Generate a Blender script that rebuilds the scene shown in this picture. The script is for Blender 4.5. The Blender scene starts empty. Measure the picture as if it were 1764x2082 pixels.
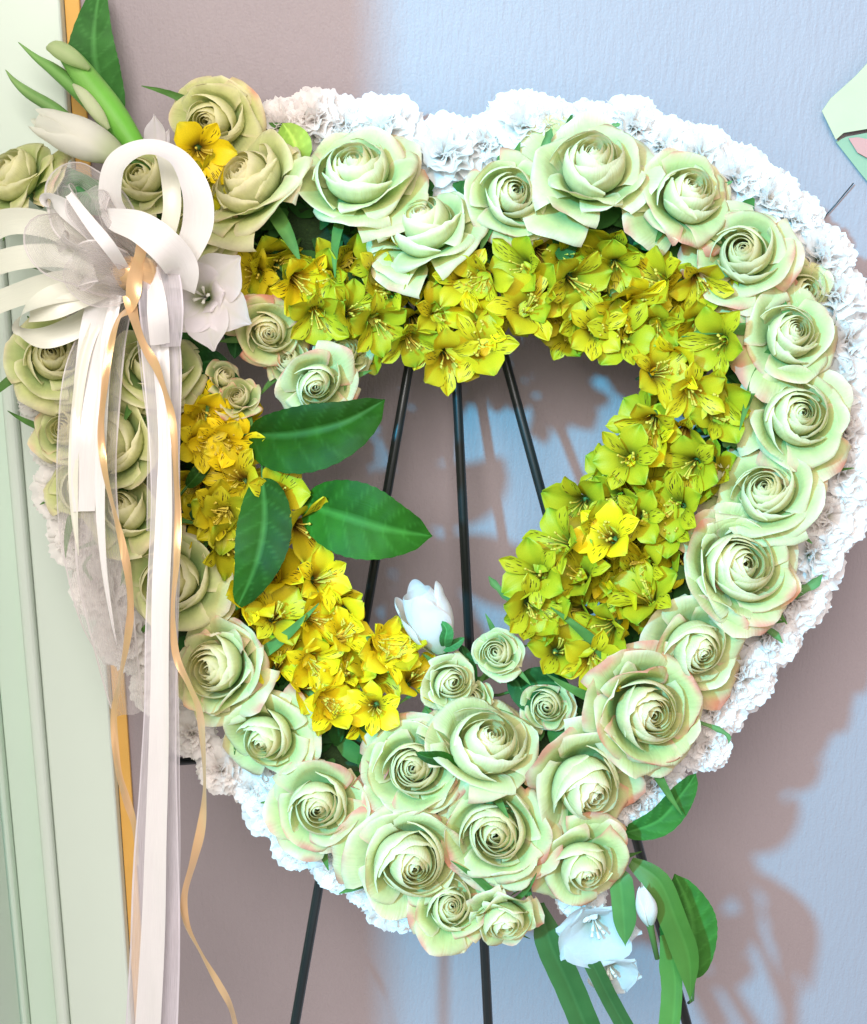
import bpy, math, random
from math import sin, cos, pi, radians, sqrt, atan2
from mathutils import Vector, Matrix, noise
random.seed(7)
sc = bpy.context.scene
col = sc.collection

# ------------------------------------------------------------------ frame, camera, light
PX = 0.0004; CD = 1.2; TH = radians(17)          # the wreath leans back 17 degrees; the camera looks square at it
O = Vector((0, 0, 1.2))
MW = Matrix(((1, 0, 0, O.x), (0, sin(TH), -cos(TH), O.y), (0, cos(TH), sin(TH), O.z), (0, 0, 0, 1)))
WALL_Y = 0.155
def L(px, py, h=0.0):                            # point at height h over the wreath plane, wreath frame
    k = (CD - h) / CD * PX
    return Vector(((px - 882) * k, -(py - 1041) * k, h))
def Wd(px, py, h=0.0): return MW @ L(px, py, h)
def wallpt(px, py, off=0.0):                     # point on the wall (world)
    c = MW @ Vector((0, 0, CD)); d = (MW @ L(px, py, 0)) - c
    t = (WALL_Y - off - c.y) / d.y
    return c + d * t

cam = bpy.data.cameras.new('camera'); camo = bpy.data.objects.new('camera', cam); col.objects.link(camo)
camo.matrix_world = MW @ Matrix.Translation((0, 0, CD))
cam.sensor_fit = 'VERTICAL'; cam.sensor_height = 24; cam.lens = 12 / (1041 * PX / CD)
cam.clip_start = 0.05; cam.clip_end = 50
sc.camera = camo
w = bpy.data.worlds.new('World'); sc.world = w; w.use_nodes = True
bg = w.node_tree.nodes['Background']; bg.inputs[0].default_value = (1.0, 0.92, 0.93, 1); bg.inputs[1].default_value = 0.60
def area(name, loc, target, size, power, color):
    l = bpy.data.lights.new(name, 'AREA'); l.shape = 'DISK'; l.size = size; l.energy = power; l.color = color
    o = bpy.data.objects.new(name, l); col.objects.link(o); o.location = loc
    o.rotation_euler = (Vector(target) - Vector(loc)).to_track_quat('-Z', 'Y').to_euler()
    return o
area('window_light', (-1.93, -3.40, 3.05), (0, 0.1, 1.15), 0.20, 350, (0.05, 0.60, 1.0))
area('room_light', (-0.3, -2.1, 2.5), (0, 0, 1.2), 1.4, 72, (1.0, 0.95, 0.92))
sc.view_settings.view_transform = 'Standard'; sc.view_settings.look = 'None'
sc.view_settings.exposure = 0.05; sc.view_settings.gamma = 1
sc.cycles.max_bounces = 8; sc.cycles.transparent_max_bounces = 16

# ------------------------------------------------------------------ materials
def newmat(name):
    m = bpy.data.materials.new(name); m.use_nodes = True
    nt = m.node_tree; nt.nodes.clear()
    return m, nt.nodes, nt.links
def nd(N, t, **k):
    n = N.new(t)
    for a, b in k.items(): setattr(n, a, b)
    return n
def petal_mat(name, var=0.12, nscale=60, trans=0.3, rough=0.55, streaks=False, spec=0.25, bump=0.15):
    m, N, K = newmat(name)
    out = nd(N, 'ShaderNodeOutputMaterial'); at = nd(N, 'ShaderNodeAttribute', attribute_name='Col')
    tc = nd(N, 'ShaderNodeTexCoord'); nz = nd(N, 'ShaderNodeTexNoise'); nz.inputs['Scale'].default_value = nscale
    nz.inputs['Detail'].default_value = 4
    K.new(tc.outputs['Object'], nz.inputs['Vector'])
    mr = nd(N, 'ShaderNodeMapRange'); mr.inputs[1].default_value = .3; mr.inputs[2].default_value = .7
    mr.inputs[3].default_value = 1 - var; mr.inputs[4].default_value = 1 + var * .4
    K.new(nz.outputs[0], mr.inputs[0])
    vm = nd(N, 'ShaderNodeVectorMath', operation='SCALE'); K.new(at.outputs['Color'], vm.inputs[0]); K.new(mr.outputs[0], vm.inputs['Scale'])
    colr = vm.outputs[0]
    uv = nd(N, 'ShaderNodeUVMap'); mp = nd(N, 'ShaderNodeMapping'); mp.inputs['Scale'].default_value = (46, 2.2, 1)
    K.new(uv.outputs[0], mp.inputs[0])
    vein = nd(N, 'ShaderNodeTexNoise'); vein.inputs['Scale'].default_value = 1.0; vein.inputs['Detail'].default_value = 2
    K.new(mp.outputs[0], vein.inputs['Vector'])
    if streaks:
        mp2 = nd(N, 'ShaderNodeMapping'); mp2.inputs['Scale'].default_value = (13, 4.2, 1)
        oi = nd(N, 'ShaderNodeObjectInfo'); cb = nd(N, 'ShaderNodeCombineXYZ'); ml = nd(N, 'ShaderNodeMath', operation='MULTIPLY'); ml.inputs[1].default_value = 40
        K.new(oi.outputs['Random'], ml.inputs[0]); K.new(ml.outputs[0], cb.inputs[0]); K.new(ml.outputs[0], cb.inputs[1])
        K.new(cb.outputs[0], mp2.inputs['Location']); K.new(uv.outputs[0], mp2.inputs[0])
        vo = nd(N, 'ShaderNodeTexVoronoi'); vo.inputs['Scale'].default_value = 1.0; K.new(mp2.outputs[0], vo.inputs['Vector'])
        lt = nd(N, 'ShaderNodeMath', operation='LESS_THAN'); lt.inputs[1].default_value = 0.30; K.new(vo.outputs['Distance'], lt.inputs[0])
        at2 = nd(N, 'ShaderNodeAttribute', attribute_name='Streak')
        mu = nd(N, 'ShaderNodeMath', operation='MULTIPLY'); K.new(lt.outputs[0], mu.inputs[0]); K.new(at2.outputs['Fac'], mu.inputs[1])
        mx = nd(N, 'ShaderNodeMix', data_type='RGBA'); K.new(mu.outputs[0], mx.inputs[0]); K.new(colr, mx.inputs[6]); mx.inputs[7].default_value = (.05, .022, .008, 1)
        colr = mx.outputs[2]
    p = nd(N, 'ShaderNodeBsdfPrincipled'); p.inputs['Roughness'].default_value = rough; p.inputs['Specular IOR Level'].default_value = spec
    bp = nd(N, 'ShaderNodeBump'); bp.inputs['Strength'].default_value = bump; bp.inputs['Distance'].default_value = .002
    K.new(vein.outputs[0], bp.inputs['Height']); K.new(bp.outputs[0], p.inputs['Normal'])
    tr = nd(N, 'ShaderNodeBsdfTranslucent'); mix = nd(N, 'ShaderNodeMixShader'); mix.inputs[0].default_value = trans
    K.new(colr, p.inputs['Base Color']); K.new(colr, tr.inputs['Color'])
    K.new(p.outputs[0], mix.inputs[1]); K.new(tr.outputs[0], mix.inputs[2]); K.new(mix.outputs[0], out.inputs[0])
    return m
def plain(name, c, rough=.5, spec=.3, metal=0, var=.1, nscale=40, bump=0, bscale=200, bdist=.001):
    m, N, K = newmat(name)
    out = nd(N, 'ShaderNodeOutputMaterial'); p = nd(N, 'ShaderNodeBsdfPrincipled')
    tc = nd(N, 'ShaderNodeTexCoord'); nz = nd(N, 'ShaderNodeTexNoise'); nz.inputs['Scale'].default_value = nscale; nz.inputs['Detail'].default_value = 5
    K.new(tc.outputs['Object'], nz.inputs[0])
    mx = nd(N, 'ShaderNodeMix', data_type='RGBA'); K.new(nz.outputs[0], mx.inputs[0])
    mx.inputs[6].default_value = tuple(x * (1 - var) for x in c) + (1,); mx.inputs[7].default_value = tuple(min(1, x * (1 + var)) for x in c) + (1,)
    K.new(mx.outputs[2], p.inputs['Base Color'])
    p.inputs['Roughness'].default_value = rough; p.inputs['Specular IOR Level'].default_value = spec; p.inputs['Metallic'].default_value = metal
    if bump:
        n2 = nd(N, 'ShaderNodeTexNoise'); n2.inputs['Scale'].default_value = bscale; n2.inputs['Detail'].default_value = 3
        K.new(tc.outputs['Object'], n2.inputs[0])
        b = nd(N, 'ShaderNodeBump'); b.inputs['Strength'].default_value = bump; b.inputs['Distance'].default_value = bdist
        K.new(n2.outputs[0], b.inputs['Height']); K.new(b.outputs[0], p.inputs['Normal'])
    K.new(p.outputs[0], out.inputs[0])
    return m
M = {}
M['rose'] = petal_mat('rose_petal', .14, 90, .42, .6, bump=.35)
M['white'] = petal_mat('white_petal', .03, 70, .55, .7, spec=.1, bump=.05)
M['alstro'] = petal_mat('lily_petal', .16, 90, .25, .45, streaks=True)
M['leaf'] = petal_mat('leaf_surface', .25, 60, .08, .58, spec=.14, bump=.10)
M['blade'] = petal_mat('blade_surface', .15, 30, .15, .45)
M['stamen'] = plain('stamen', (.55, .42, .05), .6)
M['foam'] = plain('foam_moss', (.025, .05, .015), .9, var=.5, nscale=120, bump=.6, bscale=300, bdist=.003)
M['black'] = plain('black_enamel', (.012, .016, .015), .32, .5, var=.2)
M['stem'] = plain('stem_green', (.06, .14, .03), .5)
def ribbon_mat(name, c, rough, alpha=None, metal=0, sheen=0.3, tint=None):
    m, N, K = newmat(name)
    out = nd(N, 'ShaderNodeOutputMaterial'); p = nd(N, 'ShaderNodeBsdfPrincipled')
    uv = nd(N, 'ShaderNodeUVMap'); mp = nd(N, 'ShaderNodeMapping'); mp.inputs['Scale'].default_value = (60, 6, 1); K.new(uv.outputs[0], mp.inputs[0])
    nz = nd(N, 'ShaderNodeTexNoise'); nz.inputs['Scale'].default_value = 1; nz.inputs['Detail'].default_value = 3; K.new(mp.outputs[0], nz.inputs[0])
    mx = nd(N, 'ShaderNodeMix', data_type='RGBA'); K.new(nz.outputs[0], mx.inputs[0])
    mx.inputs[6].default_value = tuple(x * .86 for x in c) + (1,); mx.inputs[7].default_value = tuple(min(1, x * 1.06) for x in c) + (1,)
    K.new(mx.outputs[2], p.inputs['Base Color']); p.inputs['Roughness'].default_value = rough; p.inputs['Metallic'].default_value = metal
    p.inputs['Specular IOR Level'].default_value = .6; p.inputs['Sheen Weight'].default_value = sheen
    if 'Anisotropic' in p.inputs: p.inputs['Anisotropic'].default_value = .5
    b = nd(N, 'ShaderNodeBump'); b.inputs['Strength'].default_value = .12; b.inputs['Distance'].default_value = .0006; K.new(nz.outputs[0], b.inputs['Height']); K.new(b.outputs[0], p.inputs['Normal'])
    tr = nd(N, 'ShaderNodeBsdfTranslucent'); tr.inputs[0].default_value = tuple(c) + (1,)
    ms = nd(N, 'ShaderNodeMixShader'); ms.inputs[0].default_value = .22 if not metal else 0
    K.new(p.outputs[0], ms.inputs[1]); K.new(tr.outputs[0], ms.inputs[2])
    last = ms.outputs[0]
    if alpha is not None:
        tp = nd(N, 'ShaderNodeBsdfTransparent'); ma = nd(N, 'ShaderNodeMixShader')
        sx = nd(N, 'ShaderNodeSeparateXYZ'); K.new(uv.outputs[0], sx.inputs[0])
        s1 = nd(N, 'ShaderNodeMath', operation='SUBTRACT'); s1.inputs[1].default_value = .5; K.new(sx.outputs[0], s1.inputs[0])
        ab = nd(N, 'ShaderNodeMath', operation='ABSOLUTE'); K.new(s1.outputs[0], ab.inputs[0])
        rp = nd(N, 'ShaderNodeValToRGB'); K.new(ab.outputs[0], rp.inputs[0])
        e = rp.color_ramp.elements; e[0].position = .455; e[0].color = (alpha,) * 3 + (1,); e[1].position = .47; e[1].color = (.9,) * 3 + (1,)
        # fine weave
        ad = nd(N, 'ShaderNodeMath', operation='MULTIPLY_ADD'); ad.inputs[1].default_value = .35; K.new(nz.outputs[0], ad.inputs[0])
        sb = nd(N, 'ShaderNodeMath', operation='SUBTRACT'); sb.inputs[1].default_value = .17; K.new(rp.outputs[0], sb.inputs[0]); K.new(sb.outputs[0], ad.inputs[2])
        ad.use_clamp = True
        K.new(ad.outputs[0], ma.inputs[0]); K.new(tp.outputs[0], ma.inputs[1]); K.new(last, ma.inputs[2]); last = ma.outputs[0]
    K.new(last, out.inputs[0])
    return m
M['satin'] = ribbon_mat('ivory_satin', (.84, .80, .78), .22)
M['satin2'] = ribbon_mat('cream_satin', (.82, .80, .68), .34)
M['sheer'] = ribbon_mat('sheer_organza', (.64, .58, .56), .42, alpha=.36)
M['sheer2'] = ribbon_mat('pearl_organza', (.76, .70, .74), .4, alpha=.52)
M['gold'] = ribbon_mat('gold_braid', (.82, .52, .26), .34, metal=.55)

# ------------------------------------------------------------------ object helpers
def mesh(name, V, F, mat, colors=None, uvs=None, streak=None, smooth=True):
    me = bpy.data.meshes.new(name); me.from_pydata(V, [], F)
    if smooth: me.polygons.foreach_set('use_smooth', [True] * len(me.polygons))
    if colors is not None:
        a = me.color_attributes.new('Col', 'FLOAT_COLOR', 'POINT'); f = []
        for c in colors: f += [c[0], c[1], c[2], 1]
        a.data.foreach_set('color', f)
    if streak is not None:
        a = me.attributes.new('Streak', 'FLOAT', 'POINT'); a.data.foreach_set('value', streak)
    if uvs is not None:
        ul = me.uv_layers.new(name='UVMap'); f = []
        vi = [0] * len(me.loops); me.loops.foreach_get('vertex_index', vi)
        for i in vi: f += [uvs[i][0], uvs[i][1]]
        ul.data.foreach_set('uv', f)
    me.materials.append(mat); me.update()
    return me
def put(name, me, parent=None, mw=None):
    o = bpy.data.objects.new(name, me); col.objects.link(o)
    if parent is not None: o.parent = parent
    if mw is not None:
        if parent is not None: o.matrix_local = mw
        else: o.matrix_world = mw
    return o
def tag(o, label=None, cat=None, group=None, kind=None):
    if label: o['label'] = label
    if cat: o['category'] = cat
    if group: o['group'] = group
    if kind: o['kind'] = kind
    return o
def thing(name, mw, label, cat, group=None):
    o = bpy.data.objects.new(name, None); col.objects.link(o); o.empty_display_size = .01
    o.matrix_world = mw
    return tag(o, label, cat, group)
def frame(p, axis, spin=0.0):                    # matrix: z along axis (wreath frame), at p (wreath frame) -> world
    z = Vector(axis).normalized()
    up = Vector((0, 1, 0)) if abs(z.y) < .95 else Vector((1, 0, 0))
    x = up.cross(z).normalized(); y = z.cross(x)
    R = Matrix((x, y, z)).transposed().to_4x4()
    return MW @ Matrix.Translation(p) @ R @ Matrix.Rotation(spin, 4, 'Z')
def grid_faces(nu, nv, off=0):
    F = []
    for j in range(nv - 1):
        for i in range(nu - 1):
            a = off + j * nu + i
            F.append((a, a + 1, a + nu + 1, a + nu))
    return F
def lerp(a, b, t): return a + (b - a) * t
def mixc(a, b, t): t = max(0, min(1, t)); return tuple(lerp(a[i], b[i], t) for i in range(3))
def sm(a, b, x): t = max(0, min(1, (x - a) / (b - a))); return t * t * (3 - 2 * t)
def spline(P, n):                                # Catmull-Rom through tuples of equal length
    out = []; m = len(P)
    for s in range(m - 1):
        p0 = P[max(0, s - 1)]; p1 = P[s]; p2 = P[s + 1]; p3 = P[min(m - 1, s + 2)]
        for k in range(n):
            t = k / n
            out.append(tuple(.5 * (2 * b + (c - a) * t + (2 * a - 5 * b + 4 * c - d) * t * t + (3 * b - a - 3 * c + d) * t ** 3) for a, b, c, d in zip(p0, p1, p2, p3)))
    out.append(tuple(P[-1]))
    return out
def tube(P, R, seg=8, cap=True):                 # P list of Vectors, R radius or list
    V = []; F = []; n = len(P)
    if not isinstance(R, (list, tuple)): R = [R] * n
    prev = None
    for i in range(n):
        d = (P[min(n - 1, i + 1)] - P[max(0, i - 1)]).normalized()
        if prev is None: a = d.orthogonal().normalized()
        else: a = (prev - d * prev.dot(d)).normalized()
        prev = a; b = d.cross(a)
        for k in range(seg):
            an = 2 * pi * k / seg; V.append(P[i] + (a * cos(an) + b * sin(an)) * R[i])
    for i in range(n - 1):
        for k in range(seg):
            F.append((i * seg + k, i * seg + (k + 1) % seg, (i + 1) * seg + (k + 1) % seg, (i + 1) * seg + k))
    if cap: F.append(tuple(range(seg - 1, -1, -1))); F.append(tuple((n - 1) * seg + k for k in range(seg)))
    return V, F
def bar(x0, x1, y0, y1, z0, z1, name, mat, bevel=0.0, parent=None):
    V = [(x, y, z) for x in (x0, x1) for y in (y0, y1) for z in (z0, z1)]
    F = [(0, 1, 3, 2), (4, 6, 7, 5), (0, 4, 5, 1), (2, 3, 7, 6), (0, 2, 6, 4), (1, 5, 7, 3)]
    me = bpy.data.meshes.new(name); me.from_pydata(V, [], F); me.materials.append(mat)
    o = put(name, me, parent)
    if bevel:
        b = o.modifiers.new('bevel', 'BEVEL'); b.width = bevel; b.segments = 3
    return o

# ------------------------------------------------------------------ the setting: wall, door casing
def wall_mat():
    m, N, K = newmat('painted_wall')
    out = nd(N, 'ShaderNodeOutputMaterial'); p = nd(N, 'ShaderNodeBsdfPrincipled')
    tc = nd(N, 'ShaderNodeTexCoord')
    n1 = nd(N, 'ShaderNodeTexNoise'); n1.inputs['Scale'].default_value = 6; n1.inputs['Detail'].default_value = 6; K.new(tc.outputs['Object'], n1.inputs[0])
    mx = nd(N, 'ShaderNodeMix', data_type='RGBA'); K.new(n1.outputs[0], mx.inputs[0])
    mx.inputs[6].default_value = (.325, .272, .28, 1); mx.inputs[7].default_value = (.365, .307, .315, 1)
    K.new(mx.outputs[2], p.inputs['Base Color']); p.inputs['Roughness'].default_value = .55; p.inputs['Specular IOR Level'].default_value = .25
    mp = nd(N, 'ShaderNodeMapping'); mp.inputs['Scale'].default_value = (260, 260, 60); mp.inputs['Rotation'].default_value = (0, radians(10), 0); K.new(tc.outputs['Object'], mp.inputs[0])
    n2 = nd(N, 'ShaderNodeTexNoise'); n2.inputs['Scale'].default_value = 1; n2.inputs['Detail'].default_value = 3; K.new(mp.outputs[0], n2.inputs[0])
    n3 = nd(N, 'ShaderNodeTexNoise'); n3.inputs['Scale'].default_value = 420; n3.inputs['Detail'].default_value = 2; K.new(tc.outputs['Object'], n3.inputs[0])
    ad = nd(N, 'ShaderNodeMath', operation='MULTIPLY_ADD'); ad.inputs[1].default_value = .5; K.new(n3.outputs[0], ad.inputs[0]); K.new(n2.outputs[0], ad.inputs[2])
    b = nd(N, 'ShaderNodeBump'); b.inputs['Strength'].default_value = .6; b.inputs['Distance'].default_value = .0014; K.new(ad.outputs[0], b.inputs['Height']); K.new(b.outputs[0], p.inputs['Normal'])
    K.new(p.outputs[0], out.inputs[0])
    return m
xe = (wallpt(105, 0, .012).x + wallpt(262, 1700, .012).x) / 2     # casing's right edge
ZL, ZH = .2, 2.2
V = [(xe - .25, WALL_Y, ZL), (1.6, WALL_Y, ZL), (1.6, WALL_Y, ZH), (xe - .25, WALL_Y, ZH)]
wl = put('wall', mesh('wall', V, [(0, 1, 2, 3)], wall_mat(), smooth=False)); tag(wl, kind='structure')
mint = plain('mint_gloss_paint', (.68, .80, .67), .4, .4, var=.03, nscale=8, bump=.08, bscale=60)
cream = plain('cream_gloss_paint', (.70, .77, .67), .4, .4, var=.03, nscale=8, bump=.08, bscale=60)
ochre = plain('ochre_edge', (.75, .42, .10), .5, var=.08)
dc = thing('door_casing', Matrix.Translation((xe, WALL_Y, ZL)), 'pale painted door casing with long vertical mouldings at the left edge', 'door casing')
def strip_x(name, x0, x1, dep, mat, bev=.002):
    o = bar(x0 - xe, x1 - xe, -dep, -.0005, 0, ZH - ZL, name, mat, bev, dc); return o
strip_x('edge_strip', xe + .0005, xe + .013, .006, ochre, .001)
strip_x('casing_board', xe - .062, xe, .020, cream, .003)
strip_x('moulding', xe - .074, xe - .0625, .030, cream, .0045)
strip_x('casing_board', xe - .104, xe - .0745, .014, mint, .002)
strip_x('moulding', xe - .116, xe - .1045, .026, mint, .0045)
strip_x('casing_board', xe - .24, xe - .1165, .012, mint, .002)
lb = thing('light_blocker', Matrix.Translation((-.415, WALL_Y - .032, ZL)), 'unseen pale panel added beyond the left edge to block the window light', 'light blocker')  # added out of frame, only to keep the blue light off the left wall
bar(-.035, 0, -.668, 0, 0, ZH - ZL, 'blocker_panel', mint, .003, lb)

# ------------------------------------------------------------------ foam heart
HEART = [(900,470),(1080,420),(1270,410),(1450,490),(1560,660),(1590,860),(1560,1040),(1470,1230),(1340,1400),(1190,1550),(1000,1690),(830,1620),(660,1510),(500,1370),(380,1200),(300,1010),(265,820),(290,640),(380,490),(540,410),(730,420),(900,470)]
sp = spline(HEART, 5)[:-1]; n = len(sp); V = []; seg = 12
for i, (x, y) in enumerate(sp):
    x2, y2 = sp[(i + 1) % n]; x1, y1 = sp[i - 1]
    d = Vector((x2 - x1, y2 - y1)).normalized(); nn = Vector((-d.y, d.x))
    for k in range(seg):
        a = 2 * pi * k / seg
        q = L(x, y, 0) + Vector((nn.x, -nn.y, 0)) * (.046 * cos(a)) + Vector((0, 0, .020 * sin(a) - .022))
        V.append(q)
F = [(i * seg + k, i * seg + (k + 1) % seg, ((i + 1) % n) * seg + (k + 1) % seg, ((i + 1) % n) * seg + k) for i in range(n) for k in range(seg)]
fo = put('foam_heart', mesh('foam_heart', V, F, M['foam']), mw=MW.copy())
tag(fo, 'dark green heart shaped foam base hidden under the wreath flowers', 'wreath base')

# ------------------------------------------------------------------ easel
ez = thing('easel', MW @ Matrix.Translation(L(930, 300, -.06)), 'thin black wire easel standing behind the heart wreath', 'easel')
inv = (MW @ Matrix.Translation(L(930, 300, -.06))).inverted()
def rod(name, pts, r, mat=None, parent=ez, iv=inv, seg=10):
    P = [iv @ Wd(*p) for p in pts]
    V, F = tube(P, r, seg); return put(name, mesh(name, V, F, mat or M['black']), parent)
rod('leg', [(905, 330, -.055), (840, 700, -.055), (590, 2140, -.05)], .0042)
rod('leg', [(965, 330, -.055), (1019, 700, -.055), (1413, 2140, -.05)], .0042)
rod('leg', [(918, 330, -.075), (927, 740, -.085), (996, 2140, -.125)], .0043)
rod('crossbar', [(905, 330, -.055), (935, 326, -.06), (965, 330, -.055)], .0042)
rod('support_arm', [(700, 1510, -.045), (520, 1538, -.04), (365, 1548, -.03), (352, 1540, -.01)], .0035)

# ------------------------------------------------------------------ roses
GREEN = (.28, .50, .14); BODY = (.77, .76, .34); LIP = (.97, .92, .64); PINK = (.84, .36, .24); YEL = (.78, .74, .26)
def rose_petal(q, R, phi, rnd, pink, op, yel, big, hf=1.0, kind='B'):
    nu, nv = 15, 13
    V = []; C = []; U = []
    SPL = .58
    outer = q > SPL
    if kind == 'A':
        if q < .50: k = q / .50; rl = lerp(.012, .25, k); H = lerp(.93, .99, k); w = lerp(2.7, 1.7, k); rb = lerp(.14, .38, k); curl = .3 + .4 * k; outer = False
        elif q < .74: k = (q - .50) / .24; rl = lerp(.29, .50, k); H = lerp(.97, .74, k); w = lerp(1.5, 1.15, k); rb = lerp(.44, .56, k); curl = .7 + .9 * rnd.random(); outer = False
        else: k = (q - .74) / .26; rl = lerp(.74, 1.0, k) * lerp(.92, 1.05, rnd.random()); H = lerp(.78, .40, k); w = lerp(1.2, .88, k); rb = lerp(.56, .54, k); curl = lerp(1.2, 2.6, rnd.random()); outer = True
        rl *= big; rb *= big; H *= hf
        if outer: rl /= big
    elif not outer:
        k = q / SPL; rl = big * lerp(.012, .45, k ** 1.05); H = lerp(.88, .84, k) + .08 * sin(pi * k); w = lerp(2.7, 1.3, k ** .5); H *= hf; rb = lerp(.16, .50, k) * big; curl = .35 + .6 * k
    else:
        k = (q - SPL) / (1 - SPL); rl = lerp(.58, .96, k ** .9) * lerp(.9, 1.06, min(1, max(0, (op - .7) / .5))); H = lerp(.88, .46, k) ; w = lerp(1.12, .80, k); rb = lerp(.56, .50, k); curl = lerp(1.0, 2.1, rnd.random() ** .8)
    rl *= rnd.uniform(.93, 1.07); H *= rnd.uniform(.96, 1.04); w *= rnd.uniform(.88, 1.12)
    ph = rnd.uniform(0, 6.28); ruf = rnd.uniform(.5, 1.3); point = rnd.uniform(.02, .14) if outer else 0
    pk = (pink + .03) * rnd.uniform(.2, 1.5) if outer else pink * .15
    side = rnd.choice([-1, 1]); sk = rnd.uniform(.0, .35)
    spir = .16 if not outer else .05
    gr = rnd.uniform(0, .35); cm = (hf - .92) * 1.0 * rnd.uniform(.5, 1.3)
    for j in range(nv):
        t = (j / (nv - 1)) ** .8
        for i in range(nu):
            u = -1 + 2 * i / (nu - 1); au = abs(u)
            if outer: ln = 1 - .13 * au ** 2.2 - .10 * au + point * max(0, 1 - 2.2 * au)
            else: ln = 1 - (.16 + .10 * k) * au ** 2.4
            ln *= 1 + .035 * noise.noise(Vector((u * 7 + ph, q * 11, 0)))
            T = t * ln
            # cupped profile: base -> belly -> lip
            b0, b1, b2 = (1 - T) ** 2, 2 * T * (1 - T), T * T
            bz = rb * (1.55 if not outer else 1.25)
            rho = b0 * .06 + b1 * bz + b2 * rl
            z = b1 * .42 * H + b2 * H + b1 * .08
            c = curl * (.45 + sk * side * u + (.85 if outer else .45) * au ** 1.8)
            kk = max(0, (t - .78) / .22)
            if outer:
                rho += c * .085 * sin(kk * pi * .72); z -= c * .10 * kk * kk - .02 * kk
            else:
                rho += c * .055 * sin(kk * pi * .6); z -= c * .045 * kk * kk
            rho *= 1 + spir * u
            rr = ruf * t ** 3 * sin(2.6 * u + ph) * (.075 if outer else .02)
            z += rr; rho += rr * .6
            rho += (.06 if outer else .03) * noise.noise(Vector((u * 1.5 + ph, t * 2, q * 9))) * (t if outer else .7); z += .03 * noise.noise(Vector((u * 3.5 + ph, t * 3, q * 5))) * t * t
            an = phi + w * u * (.45 + .55 * sm(0, .55, t)) * (1 - (.16 * sm(.7, 1, t) if outer else 0))
            V.append((R * rho * cos(an), R * rho * sin(an), R * z))
            edge = max(sm(.80, 1, t), sm(.86, 1, au) * .6 * sm(.3, .6, t))
            b = mixc(GREEN, BODY, sm(.15, .88, t))
            b = mixc(b, GREEN, gr * (1 - .6 * t) + (.12 if outer else 0))
            b = mixc(b, LIP, edge)
            if not outer: b = mixc(b, mixc(LIP, YEL, .35), .30)
            b = mixc(b, YEL, yel * .55 * (.6 + .6 * noise.noise(Vector((u + ph, t, 7)))))
            if pk > 0:
                nn = noise.noise(Vector((u * 2.2 + ph, t * 3, 3)))
                b = mixc(b, PINK, min(1, pk * 2.0 * sm(.82, 1.0, max(t, au * .97) + nn * .10) * (.5 + nn)))
            b = mixc(b, (.94, .86, .62), cm)
            C.append(b); U.append((i / (nu - 1), t))
    return mesh('petal', V, grid_faces(nu, nv), M['rose'], C, U)
def sepal_mesh(L_, W_, bend, seed):
    r = random.Random(seed); V = []; C = []; U = []
    nv, nu = 8, 3
    for j in range(nv):
        t = j / (nv - 1)
        hw = W_ * sin(pi * min(1, .15 + t * .85)) ** .8 + .0004
        for i in range(nu):
            u = i - 1
            V.append((L_ * t, u * hw + L_ * .25 * bend * t * t, .003 - L_ * .12 * t * t + abs(u) * hw * .4))
            C.append((.07, .17, .035) if r.random() > .3 else (.10, .22, .05)); U.append((i / 2, t))
    return mesh('sepal', V, grid_faces(nu, nv), M['leaf'], C, U)
SEP = [sepal_mesh(.042 + .006 * k, .0032 + .0006 * (k % 3), (-1) ** k * (.4 + .3 * k), k) for k in range(5)]
RC = []   # for landmarks
rose_col = {}
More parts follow.
